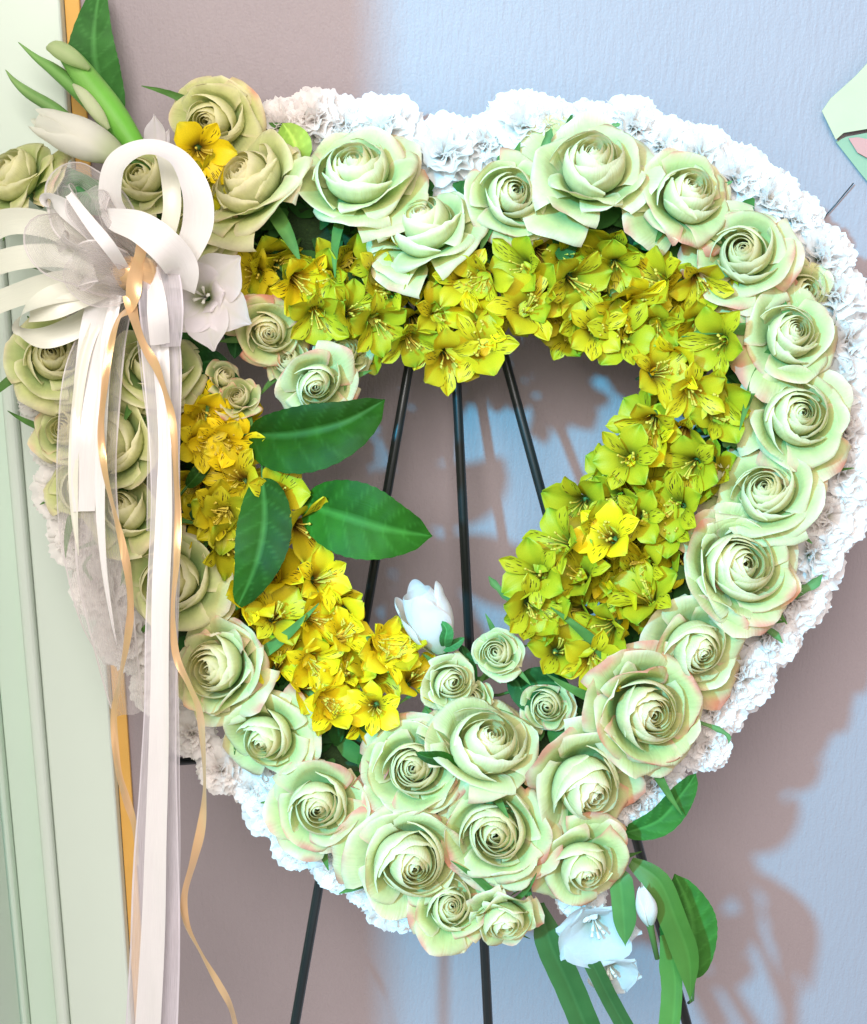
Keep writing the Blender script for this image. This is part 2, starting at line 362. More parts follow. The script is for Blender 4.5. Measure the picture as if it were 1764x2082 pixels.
def rose(cx, cy, R, bx, by, n, label, nick, pink=.3, op=1.0, yel=0.0, h=.022, tilt=None, sc_=1.0, sepals=4, name='rose'):
    if cx > 1480: cx -= 16; bx -= 16; sc_ = .93
    Rm = R * PX * sc_ * 1.10
    rnd = random.Random(cx * 31 + cy)
    dx = (bx - cx) / R; dy = -(by - cy) / R
    if tilt: dx, dy = tilt
    ax = Vector((dx * 1.5 + rnd.uniform(-.2, .2), dy * 1.5 + rnd.uniform(-.16, .24), 1))
    ax.x += (cx - 882) * .00018; ax.y += -(cy - 1041) * .00018
    ax.normalize()
    p = L(cx, cy, h) - ax * Rm * .25 + Vector((-(dx) * .25 * Rm, -(dy) * .25 * Rm, 0))
    t = thing(name, frame(p, ax, rnd.uniform(0, 6.28)) @ Matrix.Diagonal((rnd.uniform(.90, 1.06), rnd.uniform(.94, 1.1), 1, 1)), label, 'rose', 'green and cream roses of the wreath')
    phi = rnd.uniform(0, 6.28); big = rnd.uniform(.80, 1.12); hf = rnd.uniform(.92, 1.12)
    kind = 'B' if n >= 26 and n != 26 or n <= 16 else 'A'
    n += 5 if kind == 'B' else 2
    for i in range(n):
        q = i / (n - 1)
        put('petal', rose_petal(q, Rm, phi, rnd, pink, op, yel, big, hf, kind), t)
        phi += 2.399 + rnd.uniform(-.2, .2)
    if kind == 'A' and n > 18:
        for _ in range(2):
            pm = rose_petal(1.0, Rm * rnd.uniform(1.06, 1.16), phi + rnd.uniform(0, 6.28), rnd, pink + .2, 1.2, yel + .15, big, hf * .8, 'A')
            put('petal', pm, t, Matrix.Rotation(rnd.uniform(-.12, .12), 4, 'X') @ Matrix.Translation((0, 0, -Rm * .04)))
    V, F = tube([Vector((0, 0, -.02)), Vector((0, 0, -.004)), Vector((0, 0, Rm * .10)), Vector((0, 0, Rm * .22))], [.003, .004, Rm * .2, Rm * .12], 8)
    put('calyx', mesh('calyx', V, F, M['stem']), t)
    for k in range(sepals):
        an = k * 2 * pi / 5 + rnd.uniform(-.3, .3)
        s = Rm / .040
        put('sepal', SEP[rnd.randrange(5)], t, Matrix.Rotation(an, 4, 'Z') @ Matrix.Scale(s * rnd.uniform(.9, 1.2), 4) @ Matrix.Rotation(rnd.uniform(-.3, .15), 4, 'Y'))
    RC.append((cx, cy, R, nick))
    return t
ROSES = [
 (440,252,80,425,262,20,'yellow green rose standing upright at the top left corner beside a bright yellow lily','the upright corner rose',.1,1.0,.6),
 (518,388,108,497,378,26,'large pale rose with loosely folded petals right of the ivory ribbon loop','the big rose by the ribbon loop',.15,1.1,.05),
 (722,368,112,710,342,24,'large cream rose with a yellow green outer petal, left of the top notch','the cream rose left of the notch',.15,1.1,.25),
 (868,472,98,858,438,20,'green cupped rose hanging lowest in the notch between the two heart lobes','the cupped rose in the notch',.1,1.1,.0),
 (1035,402,84,1040,398,20,'small whitish green rose with a brown centre and pink tip, right of the notch','the brown centred rose',.35,.9,.0),
 (1198,362,116,1188,346,26,'largest round rose at the top of the right lobe with a tight green centre','the large rose topping the right lobe',.25,1.1,.0),
 (1388,408,98,1402,400,24,'green rose with a brown curled petal edge on the right lobe shoulder','the rose on the right shoulder',.45,1.0,.05),
 (1528,522,106,1514,520,26,'round green rose with brown tipped outer petals at the upper right bend','the rose at the upper right bend',.45,1.1,.05),
 (1612,690,100,1606,696,24,'pale green rose with one pinkish rim on the upper right side','the pink rimmed right rose',.5,1.1,.05),
 (1625,848,116,1620,846,26,'wide open pale green rose at the heart\'s widest point on the right','the widest right hand rose',.2,1.15,.05),
 (1570,1008,104,1554,994,26,'oval green rose with tight rings halfway down the right side','the tight ringed right rose',.1,1.1,.1),
 (1508,1152,124,1516,1138,28,'broad green rose with thin dark sepals poking out over the white carnations','the broad rose with sepals',.5,1.15,.0),
 (1405,1308,98,1406,1312,24,'pale rose with a small red mark on its lower edge, lower right side','the red marked rose',.45,1.0,.1),
 (1305,1440,126,1326,1440,28,'largest cream rose with pink bordered outer petals at the lower right','the big pink bordered rose',.95,1.15,.1),
 (1184,1580,116,1204,1596,24,'green rose with a red streaked folded petal on its left, near the bottom','the red streaked rose',.7,1.05,.0),
 (1008,1688,114,1000,1692,28,'large green rose with orange tinted left edge just above the bottom tip','the green rose above the tip',.6,1.1,.0),
 (1186,1752,86,1196,1776,18,'yellowish half closed rose facing down with a brown folded petal, right of the tip','the half closed low rose',.8,.9,.35),
 (982,1512,104,998,1462,22,'cream rose with a cupped left petal and a folded skirt, centre bottom','the cream rose at centre bottom',.25,1.0,.15),
 (848,1556,96,852,1552,30,'flat rose with many thin petals and a green leaf across it, lower centre','the many petalled flat rose',.4,1.15,.1),
 (834,1738,102,850,1742,26,'cream yellow rose with frayed outer petals low on the left of the tip','the frayed cream rose',.4,1.1,.25),
 (655,1632,86,662,1642,20,'withered rose with a brown eye above the lower left carnations','the withered brown eyed rose',.7,.9,.3),
 (552,1492,94,548,1498,22,'loose yellow green rose with a creased cream petal, lower left','the loose lower left rose',.3,1.05,.35),
 (455,1358,100,438,1360,28,'round pale mint rose with a small pink spot, right of the long ribbon tail','the round mint rose',.4,1.1,.0),
 (362,1182,98,366,1186,22,'pale green rose partly behind the long pearl ribbon on the left side','the rose behind the pearl ribbon',.1,1.05,.05),
 (262,1050,80,250,1030,18,'closed yellow green rose between the gold ribbon and the pearl ribbon','the closed rose between ribbons',.05,.9,.3),
 (238,902,100,212,896,22,'cream rose with square folded petals showing between the two ribbon tails','the folded rose between ribbons',.05,1.05,.3),
 (318,752,86,330,730,20,'green rose under the bow directly behind the pearl ribbon tail','the rose under the bow',.05,1.0,.1),
 (112,732,90,132,726,26,'grey green rose with many rings at the far left edge below the bow','the ringed far left rose',.05,1.1,.15),
 (546,676,66,552,684,20,'small yellow rose with peach edge below the white lily','the small peach edged rose',.8,.9,.45),
 (648,782,74,656,800,18,'rose drooping into the heart opening above the upper dark leaf','the drooping rose',.5,1.0,.15),
 (698,728,52,704,716,14,'small olive tinged rose at the right end of the upper left cluster','the olive cluster rose',.3,1.1,.4),
 (590,742,48,584,738,14,'small mint rosebud between the peach edged rose and the drooping rose','the mint cluster rosebud',.4,.9,.0),
 (490,812,50,490,806,16,'tiny green rosebud with red edge, left of the drooping rose','the tiny red edged rosebud',.6,.8,.0),
 (455,770,42,470,760,12,'tiny half hidden green rosebud under the white lily','the half hidden rosebud',.5,.7,.0),
 (962,1424,46,958,1418,14,'smallest green rosebud above the cream rose at centre bottom','the smallest centre rosebud',.2,.8,.0),
 (1112,1432,56,1106,1426,16,'small green rose half hidden left of the big pink bordered rose','the half hidden centre rose',.5,.8,.05),
 (1014,1330,54,1010,1326,16,'small tight green rosebud right of the middle easel leg','the tight rosebud by the leg',.1,.8,.0),
 (912,1382,58,916,1372,16,'small green rosebud left of the middle easel leg, under the white bud','the rosebud under the white bud',.1,.8,.0),
 (915,1842,78,922,1832,22,'green rose with red spot at the bottom left of the heart tip','the red spotted tip rose',.6,.95,.15),
 (1024,1858,70,1030,1880,16,'pale rose at the very bottom tip of the heart facing down','the lowest tip rose',.3,1.0,.1),
 (40,372,82,30,360,18,'pale yellow rose cut by the left picture edge above the bow','the rose at the left picture edge',.0,1.05,.3),
 (296,372,78,290,360,16,'green rose seen through the ivory ribbon loop','the rose inside the ribbon loop',.05,.95,.2),
 (405,468,70,400,470,18,'yellow green rose squeezed between the ribbon loop and the big top left rose','the squeezed rose',.05,1.0,.3),
 (140,880,66,135,880,16,'dull green rose behind the sheer ribbon on the far left','the dull far left rose',.2,1.0,.1),
 (180,990,72,180,980,18,'pale rose half hidden behind the left satin tail','the half hidden left rose',.05,1.0,.15),
 (1640,596,66,1640,600,12,'yellow green rose squeezed behind two bigger roses at the upper right','the squeezed right rose',.3,1.1,.4),
]
HS = {0:.006, 25:.03, 30:.010, 31:.014, 33:.016, 34:.012, 35:.010, 40:.02, 41:.03, 42:.018, 43:.012, 44:.012, 45:.004, 4:.028, 17:.034, 13:.03}
for i, (cx, cy, R, bx, by, n, lab, nick, pk, op, yl) in enumerate(ROSES):
    rose(cx, cy, R, bx, by, n, lab, nick, pk, op, yl, h=HS.get(i, .024), sc_=1.0)

# explicit long sepals (parts of the rose they belong to)
def sepal_at(ri, pts, w0):
    P = [Wd(*p) for p in spline(pts, 4)]
    o = [x for x in col.objects if x.get('label') == ROSES[ri][6]][0]
    iv = o.matrix_world.inverted(); n = len(P); V = []; C = []; U = []
    for i in range(n):
        d = (P[min(n - 1, i + 1)] - P[max(0, i - 1)]).normalized(); nn = (MW.to_3x3() @ Vector((0, 0, 1))); s = d.cross(nn).normalized()
        t = i / (n - 1); hw = w0 * PX * (sin(pi * (.12 + .86 * t)) ** .7) * (1 + .25 * sin(t * 19))
        for u in (-1, 0, 1):
            V.append(iv @ (P[i] + s * u * hw + nn * abs(u) * hw * .5)); C.append((.09, .20, .06) if u else (.14, .28, .09)); U.append(((u + 1) / 2, t))
    put('sepal', mesh('sepal', V, grid_faces(3, n), M['leaf'], C, U), o)
bpy.context.view_layer.update()
sepal_at(11, [(1540,1238,.01),(1600,1210,.012),(1650,1190,.012),(1672,1168,.018)], 11)
sepal_at(11, [(1460,1240,.01),(1520,1262,.012),(1570,1285,.012),(1592,1308,.012)], 8)
sepal_at(13, [(1400,1462,.01),(1450,1478,.012),(1480,1495,.012),(1482,1512,.01)], 5)
sepal_at(13, [(1060,1240,.02),(1035,1215,.02),(1008,1190,.025),(994,1172,.03)], 8)
sepal_at(5, [(1105,330,.02),(1112,290,.02),(1122,262,.025)], 9)
sepal_at(5, [(1230,262,.012),(1250,256,.015),(1262,252,.015)], 5)
sepal_at(4, [(1010,335,.01),(1020,320,.015),(1032,305,.015)], 6)
sepal_at(19, [(790,1770,.0),(782,1810,.006),(770,1835,.008)], 7)
sepal_at(19, [(880,1800,.0),(860,1835,.01),(830,1855,.012),(800,1852,.012)], 6)
sepal_at(20, [(600,1560,.01),(590,1580,.012),(575,1598,.012)], 7)
sepal_at(20, [(620,1560,.01),(628,1590,.008),(640,1625,.006)], 6)
sepal_at(6, [(1465,350+30,.01),(1478,374,.012),(1490,368,.012)], 4)
sepal_at(9, [(1470,905,.02),(1500,900,.022),(1520,925,.022)], 9)
sepal_at(23, [(188,1180,.01),(172,1150,.012),(190,1125,.012)], 4)

# ------------------------------------------------------------------ helpers for naming by neighbours
LAND = [(x, y, nk) for x, y, r, nk in RC]
def dirword(dx, dy):
    a = math.degrees(atan2(-dy, dx)) % 360
    return ['right of', 'above right of', 'above', 'above left of', 'left of', 'below left of', 'below', 'below right of'][int((a + 22.5) // 45) % 8]
def near2(x, y):
    s = sorted(LAND, key=lambda q: (q[0] - x) ** 2 + (q[1] - y) ** 2)
    return s[0], s[1], s[2]
used = set()
MARKS = [(590,905,'the uppermost large leaf'), (730,1060,'the right pointing large leaf'), (530,1110,'the downward pointing large leaf'), (850,1240,'the white rosebud'), (925,780,'the top of the middle easel leg'), (845,700,'the top of the left easel leg'), (1020,710,'the top of the right easel leg'), (430,600,'the large white lily')]
def place_label(head, x, y):
    S = sorted(LAND + MARKS, key=lambda q: (q[0] - x) ** 2 + (q[1] - y) ** 2)
    for a in S[:9]:                              # the nearest landmark that makes the label unique
        t = f"{head} {dirword(x - a[0], y - a[1])} {a[2]}"
        if t not in used: break
    else:
        for q1 in range(6):
            for q2 in range(8):
                a, b = S[q1], S[q2]
                t = f"{head} between {a[2]} and {b[2]}"
                if q1 != q2 and t not in used and len(t.split()) <= 16: used.add(t); return t
    used.add(t); return t

# ------------------------------------------------------------------ carnations
def carn_petal(rnd, phi, e, ln, w, nu=19, nv=6):
    V = []; C = []; U = []
    ph = rnd.uniform(0, 6.28); fr = rnd.uniform(2.2, 3.4)
    zig = [rnd.uniform(-.07, .05) for _ in range(nu)]
    out = Vector((cos(phi) * cos(e), sin(phi) * cos(e), sin(e))); tan = Vector((-sin(phi), cos(phi), 0)); nor = out.cross(tan)
    for j in range(nv):
        t = .12 + .88 * j / (nv - 1)
        for i in range(nu):
            u = -1 + 2 * i / (nu - 1)
            a = u * w
            l = ln * t * (1 - .10 * u * u + (zig[i] if j == nv - 1 else 0))
            d = out * cos(a) + tan * sin(a)
            ruf = .085 * sin(fr * u * 2 + ph) * t ** 2 + .03 * sin(7 * u + ph * 2) * t ** 3
            p = d * l + nor * (ruf - .10 * t * t) + Vector((0, 0, .02))
            V.append(tuple(p)); k = .84 + .06 * rnd.random()
            C.append(mixc((.88, .88, .74), (.98, .94, .91), sm(.1, .5, t))); U.append((i / (nu - 1), t))
    return V, C, U, grid_faces(nu, nv)
CV = []
for v in range(4):
    rnd = random.Random(100 + v); outer = []; 
    for k in range(9):
        outer.append(mesh('petal', *(lambda r: (r[0], r[3]))(R_ := carn_petal(rnd, 2 * pi * k / 9 + rnd.uniform(-.2, .2), rnd.uniform(-.15, .25), rnd.uniform(.92, 1.05), .62)), M['white'], R_[1], R_[2]))
    V = []; C = []; U = []; F = []
    for k in range(30):
        f = k / 29; e = lerp(.2, 1.45, f ** .8) + rnd.uniform(-.15, .15); ln = lerp(.92, .62, f) * rnd.uniform(.88, 1.1)
        a, c, u, g = carn_petal(rnd, k * 2.399, e, ln, lerp(.72, .60, f))
        off = len(V); V += a; C += c; U += u; F += [tuple(x + off for x in q) for q in g]
    CV.append((outer, mesh('ruffled_petals', V, F, M['white'], C, U)))
CARN = [(575,262,66),(640,246,70),(700,262,66),(780,268,78),(905,322,92),(838,318,52),(985,296,62),(1062,262,78),(1120,262,66),(1200,270,70),(1285,262,66),(1345,300,62),(1420,322,72),(1492,368,68),(1556,412,66),(1612,450,56),(1662,528,70),(1690,605,74),(1716,700,74),(1700,790,80),(1712,880,70),(1706,962,74),(1676,1048,76),(1642,1128,74),(1612,1218,66),(1556,1292,66),(1500,1370,70),(1446,1440,70),(1432,1515,56),(1330,1590,66),(1290,1632,58),
 (810,1830,66),(752,1796,54),(690,1752,62),(612,1708,60),(560,1640,66),(520,1602,48),(452,1562,52),(392,1490,52),(330,1400,60),(262,1290,72),(212,1190,72),(170,1090,72),(136,1000,66),(120,900,60),(86,815,52),(120,640,60),(1180,1820,50)]
for i, (x, y, r) in enumerate(CARN):
    rnd = random.Random(500 + i)
    dx, dy = (x - 882), -(y - 960); m = sqrt(dx * dx + dy * dy)
    ax = Vector((dx / m * .40 + rnd.uniform(-.15, .15), dy / m * .40 + rnd.uniform(-.15, .15), 1))
    fm = frame(L(x, y, -.012), ax, rnd.uniform(0, 6.28)) @ Matrix.Scale(r * PX * (1.3 if x > 1450 else 1.16), 4)
    side = 'left' if x < 700 else 'right'
    head = 'ruffled white rim carnation'
    t = thing('carnation', fm, place_label(head, x, y), 'carnation', 'white carnations round the outer rim of the heart')
    oset, inner = CV[i % 4]
    for me in oset: put('petal', me, t)
    tag(put('ruffled_petals', inner, t), kind='stuff')
    V, F = tube([Vector((0, 0, -.55)), Vector((0, 0, -.1)), Vector((0, 0, .1))], [.12, .2, .22], 8)
    if i == 0: CALX = mesh('calyx', V, F, M['stem'])
    put('calyx', CALX, t)

# ------------------------------------------------------------------ alstroemeria
def al_petal(kind, rnd, tone):
    nu, nv = 11, 12; V = []; C = []; U = []; S = []
    wide = kind == 0
    W_ = rnd.uniform(.27, .37) if wide else rnd.uniform(.17, .23)
    Ln = rnd.uniform(1.0, 1.12) if wide else rnd.uniform(1.0, 1.18)
    bend = rnd.uniform(.35, .95); ph = rnd.uniform(0, 6)
    for j in range(nv):
        t = j / (nv - 1)
        if wide: hw = W_ * (.18 + .82 * sm(0, .65, t)) * (1 - sm(.72, 1.03, t) ** 1.6 * .93)
        else: hw = W_ * (.22 + .78 * sm(.1, .75, t)) * (1 - sm(.78, 1.02, t) ** 1.5 * .95)
        # path : steep tube then flaring out
        al = lerp(.22, .75 + bend, t ** 1.2)         # angle from axis
        if j == 0: rho, z = .06, 0
        else: ds = Ln / (nv - 1); rho += sin(al) * ds; z += cos(al) * ds
        for i in range(nu):
            u = -1 + 2 * i / (nu - 1)
            cup = .42 * u * u * hw * (1 - .35 * t)
            rf = .035 * sin(u * 4 + ph) * t * t + .05 * noise.noise(Vector((u * 2 + ph, t * 3, 1))) * t
            V.append((rho - cup * cos(al) * .6, u * hw, z + cup * sin(al) + rf))
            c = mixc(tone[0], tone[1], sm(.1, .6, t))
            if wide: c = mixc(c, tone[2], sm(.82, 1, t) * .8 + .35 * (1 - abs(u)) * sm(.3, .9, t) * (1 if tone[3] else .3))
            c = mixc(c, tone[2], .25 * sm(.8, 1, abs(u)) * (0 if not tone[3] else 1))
            C.append(c); U.append((i / (nu - 1), t))
            S.append((0 if wide else 1) * sm(.22, .34, t) * (1 - sm(.80, .90, t)) * (1 - sm(.82, .95, abs(u))))
    return mesh('petal', V, grid_faces(nu, nv), M['alstro'], C, U, S)
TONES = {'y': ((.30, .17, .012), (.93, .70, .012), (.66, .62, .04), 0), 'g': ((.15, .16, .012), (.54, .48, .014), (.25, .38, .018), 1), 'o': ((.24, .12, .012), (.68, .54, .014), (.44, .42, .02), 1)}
AV = {}
for tn in TONES:
    AV[tn] = []
    for v in range(5):
        rnd = random.Random(hash(('yog'.index(tn), v)) % 9999)
        AV[tn].append([(al_petal(0, rnd, TONES[tn]), al_petal(1, rnd, TONES[tn])) for _ in range(3)])
V = []; F = []; rnd = random.Random(3)
for k in range(6):
    a = rnd.uniform(0, 6.28); P = [Vector((.05 * cos(a), .05 * sin(a), .1)), Vector((.09 * cos(a), .09 * sin(a), .45)), Vector((.18 * cos(a) , .18 * sin(a) - .05, .72))]
    a_, f_ = tube(P, [.018, .016, .014], 5); off = len(V); V += a_; F += [tuple(x + off for x in q) for q in f_]
    a_, f_ = tube([P[2] - Vector((0, 0, .03)), P[2] + Vector((.0, .0, .0)), P[2] + Vector((.01, 0, .04))], [.02, .036, .016], 5); off = len(V); V += a_; F += [tuple(x + off for x in q) for q in f_]
STAM = mesh('stamens', V, F, M['stamen'])
V, F = tube([Vector((0, 0, -.7)), Vector((.02, 0, -.25)), Vector((0, 0, -.02)), Vector((0, 0, .1))], [.04, .05, .10, .10], 7)
PED = mesh('flower_stalk', V, F, M['stem'])
ALS = [(588,556,'y'),(640,622,'g'),(742,556,'o'),(684,560,'g'),(700,640,'g'),(752,640,'g'),(812,600,'g'),(822,668,'g'),(880,640,'o'),(992,636,'y'),(900,712,'o'),(982,712,'o'),(942,576,'o'),(1002,556,'o'),(1086,544,'g'),(1116,596,'g'),(1062,636,'o'),(1152,560,'g'),(1168,640,'g'),(1206,672,'o'),(1250,530,'g'),(1282,600,'y'),(1362,580,'o'),(1412,552,'o'),(1336,650,'g'),(1246,596,'o'),(1266,690,'g'),(1424,640,'o'),(1478,690,'g'),(1392,712,'y'),(1322,762,'o'),(1400,784,'o'),(1460,780,'g'),(1332,842,'o'),(1396,862,'o'),(1450,850,'g'),(1350,912,'y'),(1286,932,'g'),(1420,936,'g'),(1360,976,'g'),(1270,1002,'g'),(1392,1030,'g'),(1210,1054,'g'),(1310,1052,'g'),(1440,1010,'g'),(1252,1100,'y'),(1172,1112,'g'),(1330,1142,'o'),(1372,1090,'g'),(1110,1166,'g'),(1200,1182,'g'),(1072,1222,'g'),(1284,1210,'y'),(1150,1250,'g'),(1256,1264,'g'),(1130,1326,'g'),(1202,1330,'o'),(1090,1290,'g'),(1330,1230,'g'),
 (404,822,'y'),(440,880,'y'),(388,900,'o'),(482,902,'y'),(442,960,'y'),(410,1030,'o'),(462,1040,'g'),(500,980,'o'),(430,1092,'g'),(592,1062,'o'),(560,1010,'o'),(476,1212,'y'),(560,1190,'y'),(632,1180,'y'),(700,1232,'y'),(612,1250,'y'),(552,1262,'o'),(682,1302,'y'),(622,1330,'y'),(748,1300,'y'),(560,1362,'y'),(700,1390,'y'),(636,1412,'y'),(672,1462,'y'),(780,1352,'y'),(826,1392,'y'),(766,1432,'y'),(840,1340,'o'),(402,300,'y'),(600,1400,'y'),(398,380,'g'),
 (560,520,'g'),(530,556,'o'),(516,528,'g'),(600,505,'g'),(640,556,'o'),(612,590,'y'),(690,520,'g'),(760,590,'o'),(868,572,'g'),(1040,590,'g'),(1140,520,'g'),(1200,600,'g'),(1216,520,'g'),(1310,540,'g'),(1340,590,'o'),(1456,590,'g'),(1290,650,'g'),(1350,700,'g'),(1430,730,'g'),(1380,800,'g'),(1470,840,'g'),(1310,880,'o'),(1470,960,'g'),(1320,1000,'g'),(1260,1050,'o'),(1370,1140,'g'),(1300,1100,'g'),(1230,1150,'g'),(1150,1190,'g'),(1200,1240,'g'),(1320,1180,'g'),(1110,1240,'g'),(1250,1320,'g'),
 (420,850,'o'),(470,860,'y'),(400,960,'o'),(470,1090,'o'),(520,1030,'o'),(660,1230,'o'),(580,1310,'o'),(690,1350,'o'),(740,1370,'o'),(590,1230,'y'),(720,1450,'y'),(520,1300,'o')]
NMAIN = 90
_r = random.Random(41)
for (_x, _y, _t) in list(ALS[:NMAIN]):
    if _y < 1340 and not (860 < _x < 1010 and _y > 690) and _r.random() < .62 and _x != 402:
        a_ = _r.uniform(0, 6.28); ALS.append((int(_x + 44 * cos(a_)), int(_y + 44 * sin(a_)), _r.choice(['g', 'g', 'o']) if _x > 560 and _y < 1000 or _x > 900 else _r.choice(['y', 'o'])))
FN = {'y': 'bright yellow spotted lily', 'g': 'greenish yellow spotted lily', 'o': 'golden spotted lily'}
for i, (x, y, tn) in enumerate(ALS):
    rnd = random.Random(900 + i)
    # tilt towards the middle of the opening, so the inner edge blooms hang into it
    dx, dy = (960 - x), -(1000 - y); m = sqrt(dx * dx + dy * dy)
    hang = .45
    ax = Vector((dx / m * hang + rnd.uniform(-.8, .8), dy / m * hang + rnd.uniform(-.8, .6), 1))
    r = rnd.uniform(72, 96) * PX
    h = .010 + .018 * rnd.random() if i < NMAIN else -.006 + .008 * rnd.random()
    fm = frame(L(x, y, h), ax, rnd.uniform(0, 6.28)) @ Matrix.Scale(r, 4)
    t = thing('spotted_lily', fm, place_label(FN[tn], x, y), 'flower', 'yellow spotted lilies along the inner rim of the heart')
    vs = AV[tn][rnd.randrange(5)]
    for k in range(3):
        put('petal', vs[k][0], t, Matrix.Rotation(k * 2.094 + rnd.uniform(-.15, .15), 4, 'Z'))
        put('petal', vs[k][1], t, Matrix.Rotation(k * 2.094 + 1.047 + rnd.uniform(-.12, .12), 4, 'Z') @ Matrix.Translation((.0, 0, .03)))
    put('stamens', STAM, t, Matrix.Rotation(rnd.uniform(0, 6), 4, 'Z')); put('flower_stalk', PED, t)

# ------------------------------------------------------------------ leaves
def leaf_obj(name, label, mid, wl, wr, c1, c2, fold=.25, mat='leaf', cat='leaf', group=None, veins=True, shape='oval', stalk=True, nv=22, parent=None):
    if veins and name == 'large_leaf': nv = 66
    """mid: px points (x,y,h) base to tip; wl / wr: half widths (px) on the left / right of travel"""
    S = spline(mid, max(2, nv // (len(mid) - 1))); n = len(S)
    P = [L(*p) for p in S]; base = P[0].copy(); V = []; C = []; U = []
    nu = 13
    nn0 = Vector((0, 0, 1))
    for i in range(n):
        d = (P[min(n - 1, i + 1)] - P[max(0, i - 1)]).normalized(); s = d.cross(nn0).normalized(); nn = s.cross(d)
        t = i / (n - 1)
        if shape == 'oval': f = (1.12 * sin(pi * t ** .82) ** .72 * (1 - .25 * t ** 4) * (1 - .6 * sm(.86, 1, t))) if 0 < t < 1 else 0
        elif shape == 'blade': f = (sm(-.2, .3, t)) * (1 - sm(.6, 1.0, t) ** 2)
        else: f = .3 + .7 * sm(0, .3, t)
        for k in range(nu):
            u = -1 + 2 * k / (nu - 1)
            hw = (wl if u < 0 else wr) * PX * f
            vein = .0004 * sin(44 * (t - abs(u) * .16)) * (1 - abs(u)) * abs(u) * 3 if veins else 0
            edge = 1 + .012 * sin(t * 90 + k)
            q = P[i] - base + s * (u * hw * edge) + nn * (abs(u) * hw * fold - (u * u) * hw * fold * .55 + vein)
            V.append(q); cc = mixc(c1, c2, .45 + .25 * noise.noise(q * 90) + (.25 if u > 0 else -.25))  # shade of the fold put into the colour: one half darker
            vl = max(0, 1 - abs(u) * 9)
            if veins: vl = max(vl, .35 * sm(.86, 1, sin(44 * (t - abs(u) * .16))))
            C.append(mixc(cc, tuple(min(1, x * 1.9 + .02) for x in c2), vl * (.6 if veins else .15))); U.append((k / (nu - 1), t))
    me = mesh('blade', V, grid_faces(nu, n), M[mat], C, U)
    if parent is not None:
        return put(name, me, parent, (parent.matrix_world.inverted() @ MW @ Matrix.Translation(base)))
    t_ = thing(name, MW @ Matrix.Translation(base), label, cat, group)
    put('blade', me, t_)
    if stalk:
        d = (P[0] - P[2]).normalized()
        V, F = tube([P[1] - base - Vector((0, 0, .0004)), Vector((0, 0, -.0005)), d * .02 + Vector((0, 0, -.008)), d * .03 + Vector((0, 0, -.03))], [.0005, .0012, .0013, .0013], 6)
        put('stalk', mesh('stalk', V, F, M['stem']), t_)
    return t_
DG, DG2 = (.010, .042, .001), (.016, .072, .002)
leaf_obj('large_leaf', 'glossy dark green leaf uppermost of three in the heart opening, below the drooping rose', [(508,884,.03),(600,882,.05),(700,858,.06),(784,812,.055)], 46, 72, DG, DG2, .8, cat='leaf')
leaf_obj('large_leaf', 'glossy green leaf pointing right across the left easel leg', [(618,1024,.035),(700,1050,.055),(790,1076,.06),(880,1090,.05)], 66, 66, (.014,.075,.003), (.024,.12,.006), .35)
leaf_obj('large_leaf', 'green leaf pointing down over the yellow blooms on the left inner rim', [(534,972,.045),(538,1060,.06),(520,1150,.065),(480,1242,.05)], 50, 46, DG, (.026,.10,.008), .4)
leaf_obj('large_leaf', 'tall dark green leaf rising behind the bud spike at the top left', [(240,240,-.03),(200,150,-.01),(192,70,.0),(206,-40,-.005)], 50, 44, (.035,.14,.026), (.055,.19,.04), .3)
leaf_obj('large_leaf', 'dark green leaf against the lower right carnations, pointing up', [(1268,1694,.0),(1340,1668,.008),(1390,1610,.01),(1416,1572,.005)], 24, 30, (.02,.10,.012), (.035,.15,.02), .2)
leaf_obj('large_leaf', 'round dark green leaf at the lower right beside the easel leg', [(1412,1990,-.02),(1410,1900,-.02),(1400,1840,-.02),(1372,1776,-.02)], 62, 46, (.025,.11,.012), (.04,.16,.02), .15)
leaf_obj('large_leaf', 'dark leaf under the closed white bud beside the sheer ribbon', [(262,420,.02),(190,400,.02),(120,362,.02),(80,330,.015)], 34, 30, (.03,.12,.035), (.05,.19,.06), .3)
leaf_obj('large_leaf', 'small dark leaf left of the closed white bud', [(110,340,.0),(80,330,.005),(50,332,.005),(38,325,.005)], 22, 22, (.03,.10,.03), (.05,.16,.05), .3)
leaf_obj('large_leaf', 'small dark leaf tip behind the left bow loop', [(60,540,.0),(20,528,.005),(-14,510,.005)], 12, 12, (.03,.12,.03), (.05,.16,.05), .3)
leaf_obj('small_leaf', 'small yellow green leaf between the two large top left roses', [(600,330,.01),(600,290,.015),(575,250,.01)], 36, 30, (.22,.40,.05), (.34,.52,.09), .3)
leaf_obj('small_leaf', 'small green leaf lying across the many petalled flat rose', [(930,1560,.055),(905,1545,.06),(870,1540,.062),(845,1530,.06)], 12, 14, DG, DG2, .3)
leaf_obj('small_leaf', 'small dark leaf among the yellow blooms left of the heart opening', [(380,990,.03),(398,970,.035),(416,945,.035),(420,925,.03)], 14, 14, DG, DG2, .3)
